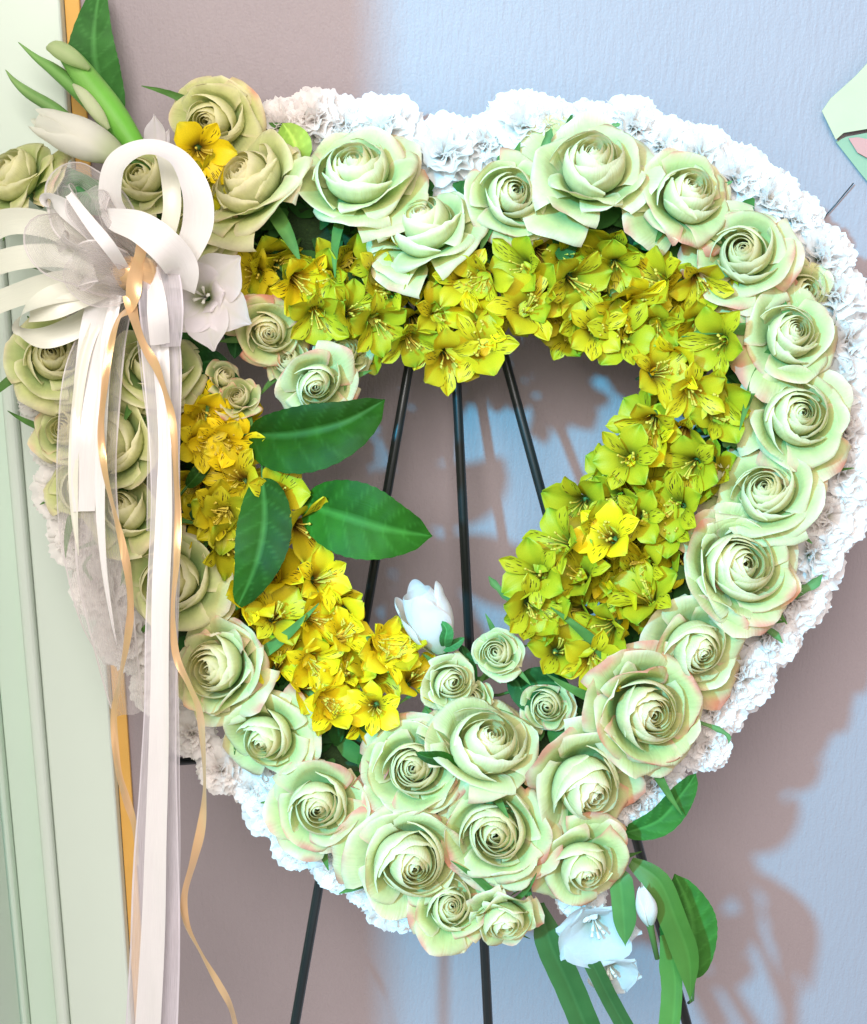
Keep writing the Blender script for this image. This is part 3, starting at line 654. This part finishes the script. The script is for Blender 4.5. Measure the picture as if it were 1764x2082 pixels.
for nm_, pts_, w_ in [('under the large white lily', [(400,742,.01),(430,735,.016),(470,748,.014)], 22), ('above the tiny red edged rosebud', [(420,760,.008),(450,765,.016),(488,768,.014)], 18),
                     ('left of the small peach edged rose', [(470,650,.0),(480,680,.01),(478,730,.012)], 22), ('below the small peach edged rose', [(600,660,.01),(640,672,.014),(680,680,.01)], 18), ('left of the tiny red edged rosebud', [(400,790,.008),(420,776,.014),(450,780,.012)], 18), ('between the two low rosebuds at the bottom notch', [(960,1400,.012),(950,1350,.016),(938,1310,.016)], 16), ('right of the tight rosebud by the leg', [(1060,1400,.01),(1100,1388,.016),(1160,1392,.014)], 30), ('below the tight rosebud by the leg', [(1040,1370,.006),(1080,1420,.012),(1130,1440,.01)], 26)]:
    leaf_obj('small_leaf', 'small dark green leaf ' + nm_, pts_, w_, w_, (.006,.045,.006), (.015,.09,.015), .3)
# gladiolus style blades at the lower right
leaf_obj('long_blade', 'long green blade leaf hanging from the tip of the heart, left one of the pair', [(1098,1836,-.01),(1120,1920,-.01),(1160,2010,-.015),(1205,2120,-.02)], 30, 30, (.03,.10,.022), (.05,.14,.035), .5, mat='blade', shape='strip', veins=False, stalk=False)
leaf_obj('long_blade', 'narrower long green blade leaf right of its pair, under the pale blossom', [(1170,1900,-.015),(1205,1960,-.015),(1240,2030,-.02),(1290,2120,-.025)], 18, 18, (.03,.095,.022), (.05,.13,.035), .5, mat='blade', shape='strip', veins=False, stalk=False)
leaf_obj('long_blade', 'broad light green blade curling in front of the round dark leaf', [(1284,1750,.004),(1340,1790,.01),(1374,1868,.01),(1402,1950,.006),(1404,2040,.0)], 22, 34, (.05,.14,.016), (.08,.18,.03), .25, mat='blade', shape='blade', veins=False, stalk=False)
leaf_obj('long_blade', 'light green blade running down beside the right easel leg', [(1350,1900,-.005),(1372,1980,-.01),(1372,2050,-.01),(1362,2130,-.01)], 14, 30, (.07, .20, .03), (.10, .25, .05), .25, mat='blade', shape='strip', veins=False, stalk=False)
leaf_obj('long_blade', 'short green blade tapering down over the pale lower right blossom', [(1255,1770,.012),(1262,1800,.014),(1268,1860,.012),(1272,1925,.008)], 26, 22, (.06, .18, .04), (.10, .25, .06), .3, mat='blade', shape='blade', veins=False, stalk=False)
# filler foliage
V = []; C = []; U = []; F = []; rnd = random.Random(77)
for k in range(900):
    i = rnd.randrange(len(sp)); x, y = sp[i]; ox, oy = rnd.uniform(-125, 125), rnd.uniform(-125, 125)
    if ox * (x - 900) + oy * (y - 980) > 45 * sqrt((x - 900) ** 2 + (y - 980) ** 2): continue
    x += ox; y += oy
    p = L(x, y, rnd.uniform(-.012, .012)); a = rnd.uniform(0, 6.28); el = rnd.uniform(-.3, .6); ln = rnd.uniform(.018, .034); wd = ln * rnd.uniform(.2, .32)
    d = Vector((cos(a) * cos(el), sin(a) * cos(el), sin(el))); s = d.cross(Vector((0, 0, 1))).normalized(); nn = s.cross(d)
    off = len(V); c = mixc((.015, .07, .012), (.05, .16, .03), rnd.random())
    for j in range(6):
        t = j / 5; hw = wd * sin(pi * (t * .93 + .04)) ** .8
        for u in (-1, 0, 1): V.append(p + d * ln * t + s * u * hw + nn * (abs(u) * hw * .4 - .2 * ln * t * t)); C.append(c); U.append(((u + 1) / 2, t))
    F += grid_faces(3, 6, off)
ff = put('filler_foliage', mesh('filler_foliage', V, F, M['leaf'], C, U), mw=MW.copy())
tag(ff, 'dark green leafy filler showing in the gaps between the flowers', 'foliage', kind='stuff')

# ------------------------------------------------------------------ white lilies and buds
def lily(label, cx, cy, h, R, axis, spin, petals, name='white_lily', wid=.42, c0=(.62, .66, .40), c1=(.90, .845, .86), Hh=.5, flare=1.0, seed=1, cat='flower'):
    t = thing(name, frame(L(cx, cy, h), axis, spin), label, cat)
    rnd = random.Random(seed)
    for (a, ln, wd, bend) in petals:
        nu, nv = 11, 14; V = []; C = []; U = []; ph = rnd.uniform(0, 6)
        rho, z = .05, 0
        for j in range(nv):
            tt = j / (nv - 1); al = lerp(.25, bend, tt)
            if j: ds = ln / (nv - 1); rho += sin(al) * ds; z += cos(al) * ds
            hw = wd * (.2 + .8 * sm(0, .5, tt)) * (1 - sm(.55, 1.03, tt) ** 1.5 * .96)
            for i in range(nu):
                u = -1 + 2 * i / (nu - 1)
                cup = .35 * u * u * hw * (1 - .8 * tt)
                rf = .035 * sin(u * 3.5 + ph + tt * 3) * tt
                V.append(((rho - cup * cos(al)) * R * PX, u * hw * R * PX, (z + cup * sin(al) + rf) * R * PX))
                C.append(mixc(c0, c1, sm(.1, .5, tt) - .15 * max(0, 1 - abs(u) * 5))); U.append((i / (nu - 1), tt))
        put('petal', mesh('petal', V, grid_faces(nu, nv), M['white'], C, U), t, Matrix.Rotation(radians(a), 4, 'Z'))
    V = []; F = []
    for k in range(5):
        a = k * 1.26; P = [Vector((0, 0, 0)), Vector((.05 * cos(a), .05 * sin(a), .3)) * R * PX, Vector((.12 * cos(a), .12 * sin(a), .5)) * R * PX]
        a_, f_ = tube(P, [.0008, .0007, .0015], 5); off = len(V); V += a_; F += [tuple(x + off for x in q) for q in f_]
    put('stamens', mesh('stamens', V, F, M['satin2']), t)
    return t
lily('large white lily with broad pointed petals right of the bow', 422, 606, .042, 128, Vector((-.05, -.05, 1)), 0,
     [(44, .98, .40, 1.75), (-30, .98, .36, 1.95), (-78, 1.0, .34, 1.85), (-128, .85, .38, 1.6), (165, .75, .40, 1.5), (108, .75, .34, 1.3), (8, .55, .30, .9), (-60, .45, .26, .8)], seed=4)
lily('white pointed petals of a lily rising behind the ivory ribbon loop', 322, 330, -.01, 100, Vector((0, .45, 1)), 0,
     [(92, .95, .22, 1.3), (60, .7, .16, 1.3), (140, .6, .3, 1.3)], seed=5)
lily('pale translucent white blossom below the heart beside the right easel leg', 1205, 1858, -.02, 118, Vector((.1, -.5, 1)), 0,
     [(180, .85, .55, 1.7), (225, 1.0, .5, 1.7), (275, 1.0, .6, 1.7), (-40, .9, .5, 1.7), (0, .95, .40, 1.6), (60, .7, .4, 1.5), (120, .7, .4, 1.5)], c0=(.6,.7,.62), c1=(.80,.84,.84), seed=6)
lily('faded pale blossom hanging lowest at the lower right, under its twin', 1235, 1950, -.035, 90, Vector((.1, -.7, 1)), 20,
     [(240, .9, .5, 1.6), (290, .9, .5, 1.6), (-20, .9, .5, 1.6), (190, .8, .45, 1.6)], c0=(.6,.7,.62), c1=(.76,.80,.78), seed=7)
def closed_bud(label, pts, wmax, c0, c1, name='white_bud', twist=1.6, npet=3, cat='bud', prof=.8, tw=.86):
    """pts base -> tip, px/h.  overlapping petals wrapped round an axis"""
    P = [L(*p) for p in pts]; ax = P[-1] - P[0]; ln = ax.length
    t = thing(name, frame(P[0], ax, .6), label, cat)
    Rm = wmax * PX
    for k in range(npet + 1):
        core = k == 0
        V = []; C = []; U = []; nu, nv = 17, 16
        for j in range(nv):
            tt = j / (nv - 1)
            r = Rm * (sin(pi * min(1, (tt * tw + .10))) ** prof) * (1 if not core else .88)
            if not core: r *= 1 + .28 * sm(.72, 1, tt)
            for i in range(nu):
                u = -1 + 2 * i / (nu - 1); w_ = (1.15 if not core else pi) * (1 - (.55 * sm(.55, 1, tt) if not core else 0))
                an = u * w_ + twist * tt * .5 + k * 2 * pi / max(1, npet)
                rr = r * (1 + (.10 * (1 - abs(u)) * sin(pi * tt) if not core else 0) + (.16 * u if not core else 0))
                zz = ln * tt * (1 - (.16 * u * u if not core else .10)) * (1 if k < 2 else .95)
                V.append((rr * cos(an), rr * sin(an), zz)); C.append(mixc(c0, c1, sm(.02, .4, tt))); U.append((i / (nu - 1), tt))
        put('petal' if not core else 'bud_core', mesh('petal', V, grid_faces(nu, nv), M['white'], C, U), t)
    V, F = tube([Vector((0, 0, -.03)), Vector((0, 0, -.004)), Vector((0, 0, .004)), Vector((0, 0, .012))], [.002, .0028, Rm * .5, Rm * .45], 8)
    put('calyx', mesh('calyx', V, F, M['stem']), t)
    return t
closed_bud('long closed white bud pointing up left above the bow', [(248, 318, .045), (58, 238, .05)], 37, (.60, .66, .40), (.86, .84, .76), twist=.8, tw=.78)
closed_bud('white rosebud rising from the bottom notch of the opening beside the middle leg', [(900, 1322, .02), (842, 1192, .035)], 46, (.62, .72, .50), (.90, .86, .84), twist=.7, tw=.66, npet=4)
b = [o for o in col.objects if o.get('label', '').startswith('white rosebud rising')][0]
leaf_obj('sepal', '', [(905,1318,.03),(905,1300,.042),(908,1280,.045),(896,1262,.045)], 10, 14, (.03,.13,.03), (.05,.2,.05), .4, parent=b)
leaf_obj('sepal', '', [(900,1320,.03),(925,1310,.035),(945,1296,.035)], 10, 10, (.03,.13,.03), (.05,.2,.05), .4, parent=b)
closed_bud('small white petal bud at the lower right beside the easel leg', [(1322, 1880, .022), (1304, 1796, .028)], 19, (.6, .7, .6), (.88, .84, .80), twist=.4)
# green bud spike, top left
gs = thing('bud_spike', MW @ Matrix.Translation(L(275, 300, .02)), 'green flower spike with pointed sheaths and a pale bud at the top left', 'flower spike')
gi = gs.matrix_world.inverted()
def spike(name, pts, ws, c1, c2, mat='blade', seg=12):
    S = spline([p + (w_,) for p, w_ in zip(pts, ws)], 6)
    P = [gi @ (MW @ L(*s[:3])) for s in S]; R_ = [max(.0004, s[3] * PX) for s in S]
    V, F = tube(P, R_, seg); C = []; n = len(S)
    for i in range(n):
        for k in range(seg): C.append(mixc(c1, c2, i / (n - 1) + .25 * sin(k * 2.1)))
    U = [((i % seg) / seg, (i // seg) / n) for i in range(len(V))]
    return put(name, mesh(name, V, F, M[mat], C, U), gs)
spike('stem', [(278,302,.02),(232,232,.02),(180,165,.02),(140,115,.02),(112,102,.02)], [22,27,26,20,8], (.16,.48,.05), (.28,.52,.14))
spike('sheath', [(250,290,.015),(190,215,.012),(120,150,.012),(75,118,.012),(38,86,.012)], [16,17,14,7,1], (.14,.36,.07), (.26,.46,.14))
spike('sheath', [(160,262,.01),(112,222,.008),(60,190,.008),(30,165,.008),(12,142,.008)], [12,13,11,6,1], (.16,.34,.09), (.30,.46,.16))
spike('bud', [(222,262,.032),(200,232,.036),(172,195,.036),(150,172,.03)], [4,13,12,3], (.70,.76,.48), (.80,.80,.60), mat='white')
spike('bud', [(182,140,.03),(150,118,.036),(118,100,.034),(98,98,.028)], [5,16,17,5], (.55,.68,.34), (.70,.76,.46), mat='white')
# little pink withered petals
pk = thing('withered_bloom', frame(L(752, 1580, .022), Vector((.2, .1, 1))), 'small withered pink bloom between the brown eyed rose and the flat rose', 'flower')
for k in range(4):
    V = []; C = []; U = []
    for j in range(6):
        for i in range(5):
            u = -1 + i / 2; t = j / 5; hw = .0065 * sin(pi * (.1 + .8 * t)); 
            V.append((.018 * t, u * hw, .004 * sin(3 * t + u + k) + .004 * abs(u))); C.append(mixc((.55, .42, .22), (.75, .30, .26), t)); U.append((i / 4, t))
    put('petal', mesh('petal', V, grid_faces(5, 6), M['rose'], C, U), pk, Matrix.Rotation(k * 1.57 + .4, 4, 'Z') @ Matrix.Rotation(-.5, 4, 'Y'))

# ------------------------------------------------------------------ the bow
bow = thing('bow', MW @ Matrix.Translation(L(265, 530, .05)), 'ivory satin and sheer organza bow with gold braid and long hanging tails', 'bow')
bi = bow.matrix_world.inverted()
def ribbon(name, pts, mat, label=None, nu=7, crinkle=0.0, per=10, cupd=.0, twist_noise=0.0, seed=0):
    """pts: (x, y, h, width px, roll deg). roll 0: the face looks at the camera."""
    S = spline(pts, per); n = len(S); P = [L(s[0], s[1], s[2]) for s in S]; V = []; U = []; dist = 0
    for i in range(n):
        d = (P[min(n - 1, i + 1)] - P[max(0, i - 1)]).normalized()
        s = d.cross(Vector((0, 0, 1)))
        s = s.normalized() if s.length > .05 else Vector((1, 0, 0))
        nn = s.cross(d); a = radians(S[i][4] + twist_noise * noise.noise(Vector((i * .08, seed, 0))))
        wv = s * cos(a) + nn * sin(a); nv_ = nn * cos(a) - s * sin(a)
        if i: dist += (P[i] - P[i - 1]).length
        hw = S[i][3] * PX / 2
        for k in range(nu):
            u = -1 + 2 * k / (nu - 1)
            cr = crinkle * PX * noise.noise(Vector((u * 1.6, dist * 16, seed * 3.1))) * 2 + cupd * PX * (u * u - .5)
            V.append(bi @ (MW @ (P[i] + wv * u * hw + nv_ * cr))); U.append((k / (nu - 1), dist * 8))
    return put(name, mesh(name, V, grid_faces(nu, n), M[mat], None, U), bow)
# big ivory loop
ribbon('loop', [(300,500,.07,50,10),(252,462,.085,52,20),(226,400,.10,54,25),(240,332,.115,50,20),(300,300,.125,42,35),(362,322,.12,44,35),(398,385,.115,52,15),(404,450,.105,58,0),(385,505,.095,56,-10),(350,560,.075,52,0)], 'satin', cupd=4)
ribbon('loop', [(205,432,.098,14,-60),(232,446,.11,40,-10),(285,462,.125,58,5),(335,500,.125,64,10),(370,545,.105,62,5),(372,590,.085,48,0)], 'satin', cupd=5)
ribbon('loop', [(330,300,.075,30,30),(346,360,.085,34,10),(350,430,.085,34,0),(330,500,.075,32,0),(300,540,.06,30,0)], 'satin2', cupd=3)
# left loops
ribbon('loop', [(240,560,.06,34,0),(180,500,.085,48,15),(100,458,.09,50,20),(10,452,.085,50,25),(-70,500,.07,50,30)], 'satin2', cupd=4)
ribbon('loop', [(-60,560,.06,40,-10),(20,528,.075,46,0),(110,520,.08,46,10),(190,535,.075,40,0),(240,560,.055,30,0)], 'satin2', cupd=4, seed=31)
ribbon('loop', [(-60,640,.06,40,-10),(20,606,.07,44,0),(100,580,.085,46,-10),(180,568,.08,40,0),(240,570,.055,30,0)], 'satin2', cupd=4, seed=32)
ribbon('loop', [(250,580,.06,34,0),(190,588,.085,42,-20),(110,600,.10,44,-25),(50,632,.10,38,-60),(38,668,.085,34,-100),(90,686,.075,46,-160),(160,660,.07,48,-170),(215,618,.06,38,-180)], 'satin2', cupd=4)
ribbon('loop', [(60,640,.09,30,10),(110,630,.10,36,0),(170,606,.095,36,0),(225,588,.08,28,0)], 'satin2', cupd=3)
ribbon('loop', [(250,540,.07,30,0),(190,470,.10,40,20),(130,420,.11,40,40),(96,404,.10,30,80),(110,440,.09,36,140),(180,510,.08,34,180)], 'satin', cupd=3, crinkle=3, seed=33)
# sheer loops
ribbon('sheer_loop', [(265,560,.07,60,0),(200,500,.10,80,40),(140,440,.11,84,30),(118,385,.10,64,40),(165,362,.08,60,-40),(225,410,.07,70,-30),(262,480,.06,70,0)], 'sheer', crinkle=16, seed=1)
ribbon('sheer_loop', [(270,550,.075,60,0),(215,480,.115,70,-40),(176,420,.115,76,-30),(210,390,.10,60,50),(250,450,.09,60,40),(275,520,.07,60,0)], 'sheer', crinkle=14, seed=2)
ribbon('sheer_loop', [(270,575,.075,60,0),(190,550,.115,90,40),(120,520,.12,90,30),(96,480,.10,80,-30),(150,470,.09,70,-20),(230,520,.08,80,0)], 'sheer', crinkle=18, seed=3)
ribbon('sheer_loop', [(275,560,.08,50,0),(240,545,.11,70,30),(190,530,.13,76,20),(160,560,.12,70,-40),(205,590,.10,60,-20),(265,580,.08,60,0)], 'sheer', crinkle=14, seed=4)
ribbon('satin_stripe', [(140,395,.125,14,0),(185,455,.138,22,10),(225,505,.135,24,0),(262,560,.10,18,0)], 'satin', cupd=2)
# satin knot tail : folded pearl piece, then long sheer tail with satin stripe
ribbon('folded_tail', [(318,530,.09,52,0),(325,560,.10,74,5),(328,620,.105,80,0),(330,670,.098,74,0),(331,705,.09,66,5)], 'sheer2', crinkle=9, seed=5, cupd=5)
ribbon('satin_stripe', [(312,545,.096,20,0),(318,600,.106,34,-10),(322,650,.106,38,0),(326,700,.094,36,10)], 'satin', crinkle=4, seed=15)
ribbon('long_tail', [(318,640,.075,64,0),(328,720,.078,76,0),(334,860,.075,62,5),(336,1000,.078,54,0),(332,1150,.078,58,0),(328,1300,.072,60,0),(326,1450,.06,62,5),(322,1600,.04,76,0),(318,1750,.02,92,0),(316,1900,.0,100,0),(308,2110,-.03,110,0)], 'sheer2', crinkle=7, seed=6)
ribbon('long_tail', [(348,680,.07,26,0),(352,860,.07,24,10),(353,1000,.072,26,0),(352,1150,.072,26,0),(350,1300,.068,24,0),(352,1450,.056,22,0),(348,1600,.036,36,0),(346,1800,.01,40,0),(340,2110,-.035,46,0)], 'sheer2', crinkle=4, seed=16)
ribbon('satin_stripe', [(322,660,.083,36,0),(330,760,.085,30,0),(336,900,.083,24,0),(334,1050,.086,32,0),(328,1200,.086,34,0),(326,1350,.08,34,0),(324,1500,.066,38,0),(318,1700,.04,42,0),(312,1900,.012,48,0),(300,2110,-.02,54,0)], 'satin', cupd=3, crinkle=2, seed=7)
ribbon('sheer_tail', [(290,690,.07,20,0),(318,780,.07,54,10),(326,860,.07,50,0),(320,960,.068,40,0),(318,1080,.068,36,0)], 'sheer', crinkle=4, seed=8)
# left satin tail
ribbon('long_tail', [(248,570,.075,50,0),(212,615,.085,62,-10),(196,680,.082,62,0),(184,780,.078,60,5),(176,900,.078,56,0),(170,980,.072,46,0),(172,1040,.068,40,10)], 'satin', cupd=4, crinkle=3, seed=9)
ribbon('sheer_tail', [(240,600,.07,60,0),(212,700,.075,80,10),(200,820,.072,84,0),(196,950,.07,80,0),(200,1080,.062,90,0),(216,1200,.05,100,0),(240,1340,.035,80,0),(262,1450,.02,60,0)], 'sheer', crinkle=8, seed=10)
ribbon('sheer_tail', [(230,610,.055,50,0),(168,740,.07,60,0),(152,880,.068,64,0),(150,1000,.06,66,0),(170,1120,.05,80,0),(205,1260,.035,80,0),(236,1350,.02,50,0)], 'sheer', crinkle=8, seed=11)
ribbon('satin_stripe', [(238,600,.09,20,0),(222,680,.092,24,10),(212,780,.09,22,0),(206,900,.088,22,-10),(204,1020,.08,18,0),(212,1150,.07,12,0),(228,1260,.055,6,10),(238,1310,.045,2,0)], 'satin', cupd=2, crinkle=2, seed=34)
ribbon('satin_stripe', [(228,600,.08,18,0),(180,700,.082,22,0),(158,820,.08,20,0),(150,940,.075,20,0),(152,1040,.068,14,0),(160,1130,.06,2,0)], 'satin2', cupd=2, crinkle=2, seed=35)
# gold braid
def braid(pts, seed):
    ribbon('gold_ribbon', [(x, y, h + (.006 if y < 1300 else 0), max(14, w_ * .9), 55 * sin(i * 1.25)) for i, (x, y, h, w_, r) in enumerate(pts)], 'gold', nu=5, crinkle=1.2, seed=seed, per=14)
braid([(295,470,.10,18,0),(285,520,.105,30,10),(276,560,.105,32,0),(266,620,.10,30,-20),(240,650,.09,20,40),(222,720,.088,14,60),(212,800,.09,16,20),(206,880,.092,14,0),(214,960,.09,16,60),(232,1040,.088,18,-20),(250,1110,.086,16,20),(262,1170,.08,20,60),(266,1240,.072,16,30),(258,1310,.062,18,-20),(242,1390,.05,20,30),(232,1460,.04,14,70),(240,1560,.03,16,30),(256,1620,.02,18,0),(274,1680,.01,14,50),(282,1760,.0,10,60)], 21)
braid([(262,600,.10,26,0),(274,650,.10,26,-30),(292,700,.095,18,10),(318,745,.09,22,0),(338,800,.09,20,30),(352,860,.088,12,60),(358,960,.085,12,20),(362,1040,.085,14,-40),(360,1140,.085,12,0),(352,1240,.08,10,50),(358,1330,.078,12,20),(384,1390,.074,14,0),(404,1440,.066,14,30),(412,1500,.05,10,60),(416,1600,.03,8,60),(410,1680,.02,20,20),(394,1750,.012,22,30),(376,1820,.0,16,70),(380,1880,-.01,18,30),(410,1940,-.02,16,0),(445,2000,-.03,14,30),(470,2050,-.04,14,40),(486,2120,-.05,12,20)], 22)
# knot
V, F = tube([L(238, 545, .085) , L(262, 556, .10), L(290, 552, .098), L(312, 548, .085)], [.006, .013, .013, .007], 14)
put('knot', mesh('knot', [bi @ (MW @ v) for v in V], F, M['gold'], None, [((i % 14) / 14, i / 14 * .3) for i in range(len(V))]), bow)

# ------------------------------------------------------------------ paper decoration on the wall, upper right
pd = thing('paper_decoration', Matrix.Translation(wallpt(1720, 300, .004)), 'pale cream and pink paper decoration on the wall at the right edge', 'decoration')
pi_ = pd.matrix_world.inverted()
def sheet(name, poly, off, mat, th=.0012):
    A = [pi_ @ wallpt(x, y, off) for x, y in poly]; B = [a + Vector((0, th, 0)) for a in A]; n = len(A)
    F = [tuple(range(n)), tuple(range(2 * n - 1, n - 1, -1))] + [(i, i + n, (i + 1) % n + n, (i + 1) % n) for i in range(n)]
    put(name, mesh(name, A + B, F, mat, smooth=False), pd)
sheet('paper_sheet', [(1672,226),(1690,200),(1740,155),(1800,90),(1860,120),(1830,300),(1764,262),(1716,270),(1700,284)], .010, plain('cream_paper', (.50, .46, .28), .8, var=.08, nscale=30))
sheet('paper_sheet', [(1700,288),(1722,278),(1764,270),(1830,306),(1830,420),(1790,400),(1750,352)], .005, plain('mint_paper', (.28, .36, .22), .8, var=.08, nscale=30))
sheet('pink_petal', [(1726,281),(1745,279),(1770,284),(1800,290),(1800,330),(1764,321),(1744,310)], .0085, plain('pink_paper', (.55, .26, .22), .8, var=.08, nscale=30))
P = [wallpt(1736, 372, .004), wallpt(1700, 415, .003), wallpt(1640, 482, .003)]
V, F = tube([p - P[0] for p in P], .0005, 6)
wi = put('thin_wire', mesh('thin_wire', V, F, M['black']), mw=Matrix.Translation(P[0]))
tag(wi, 'thin dark wire slanting across the wall at the upper right', 'wire')
print('objects', len(col.objects))
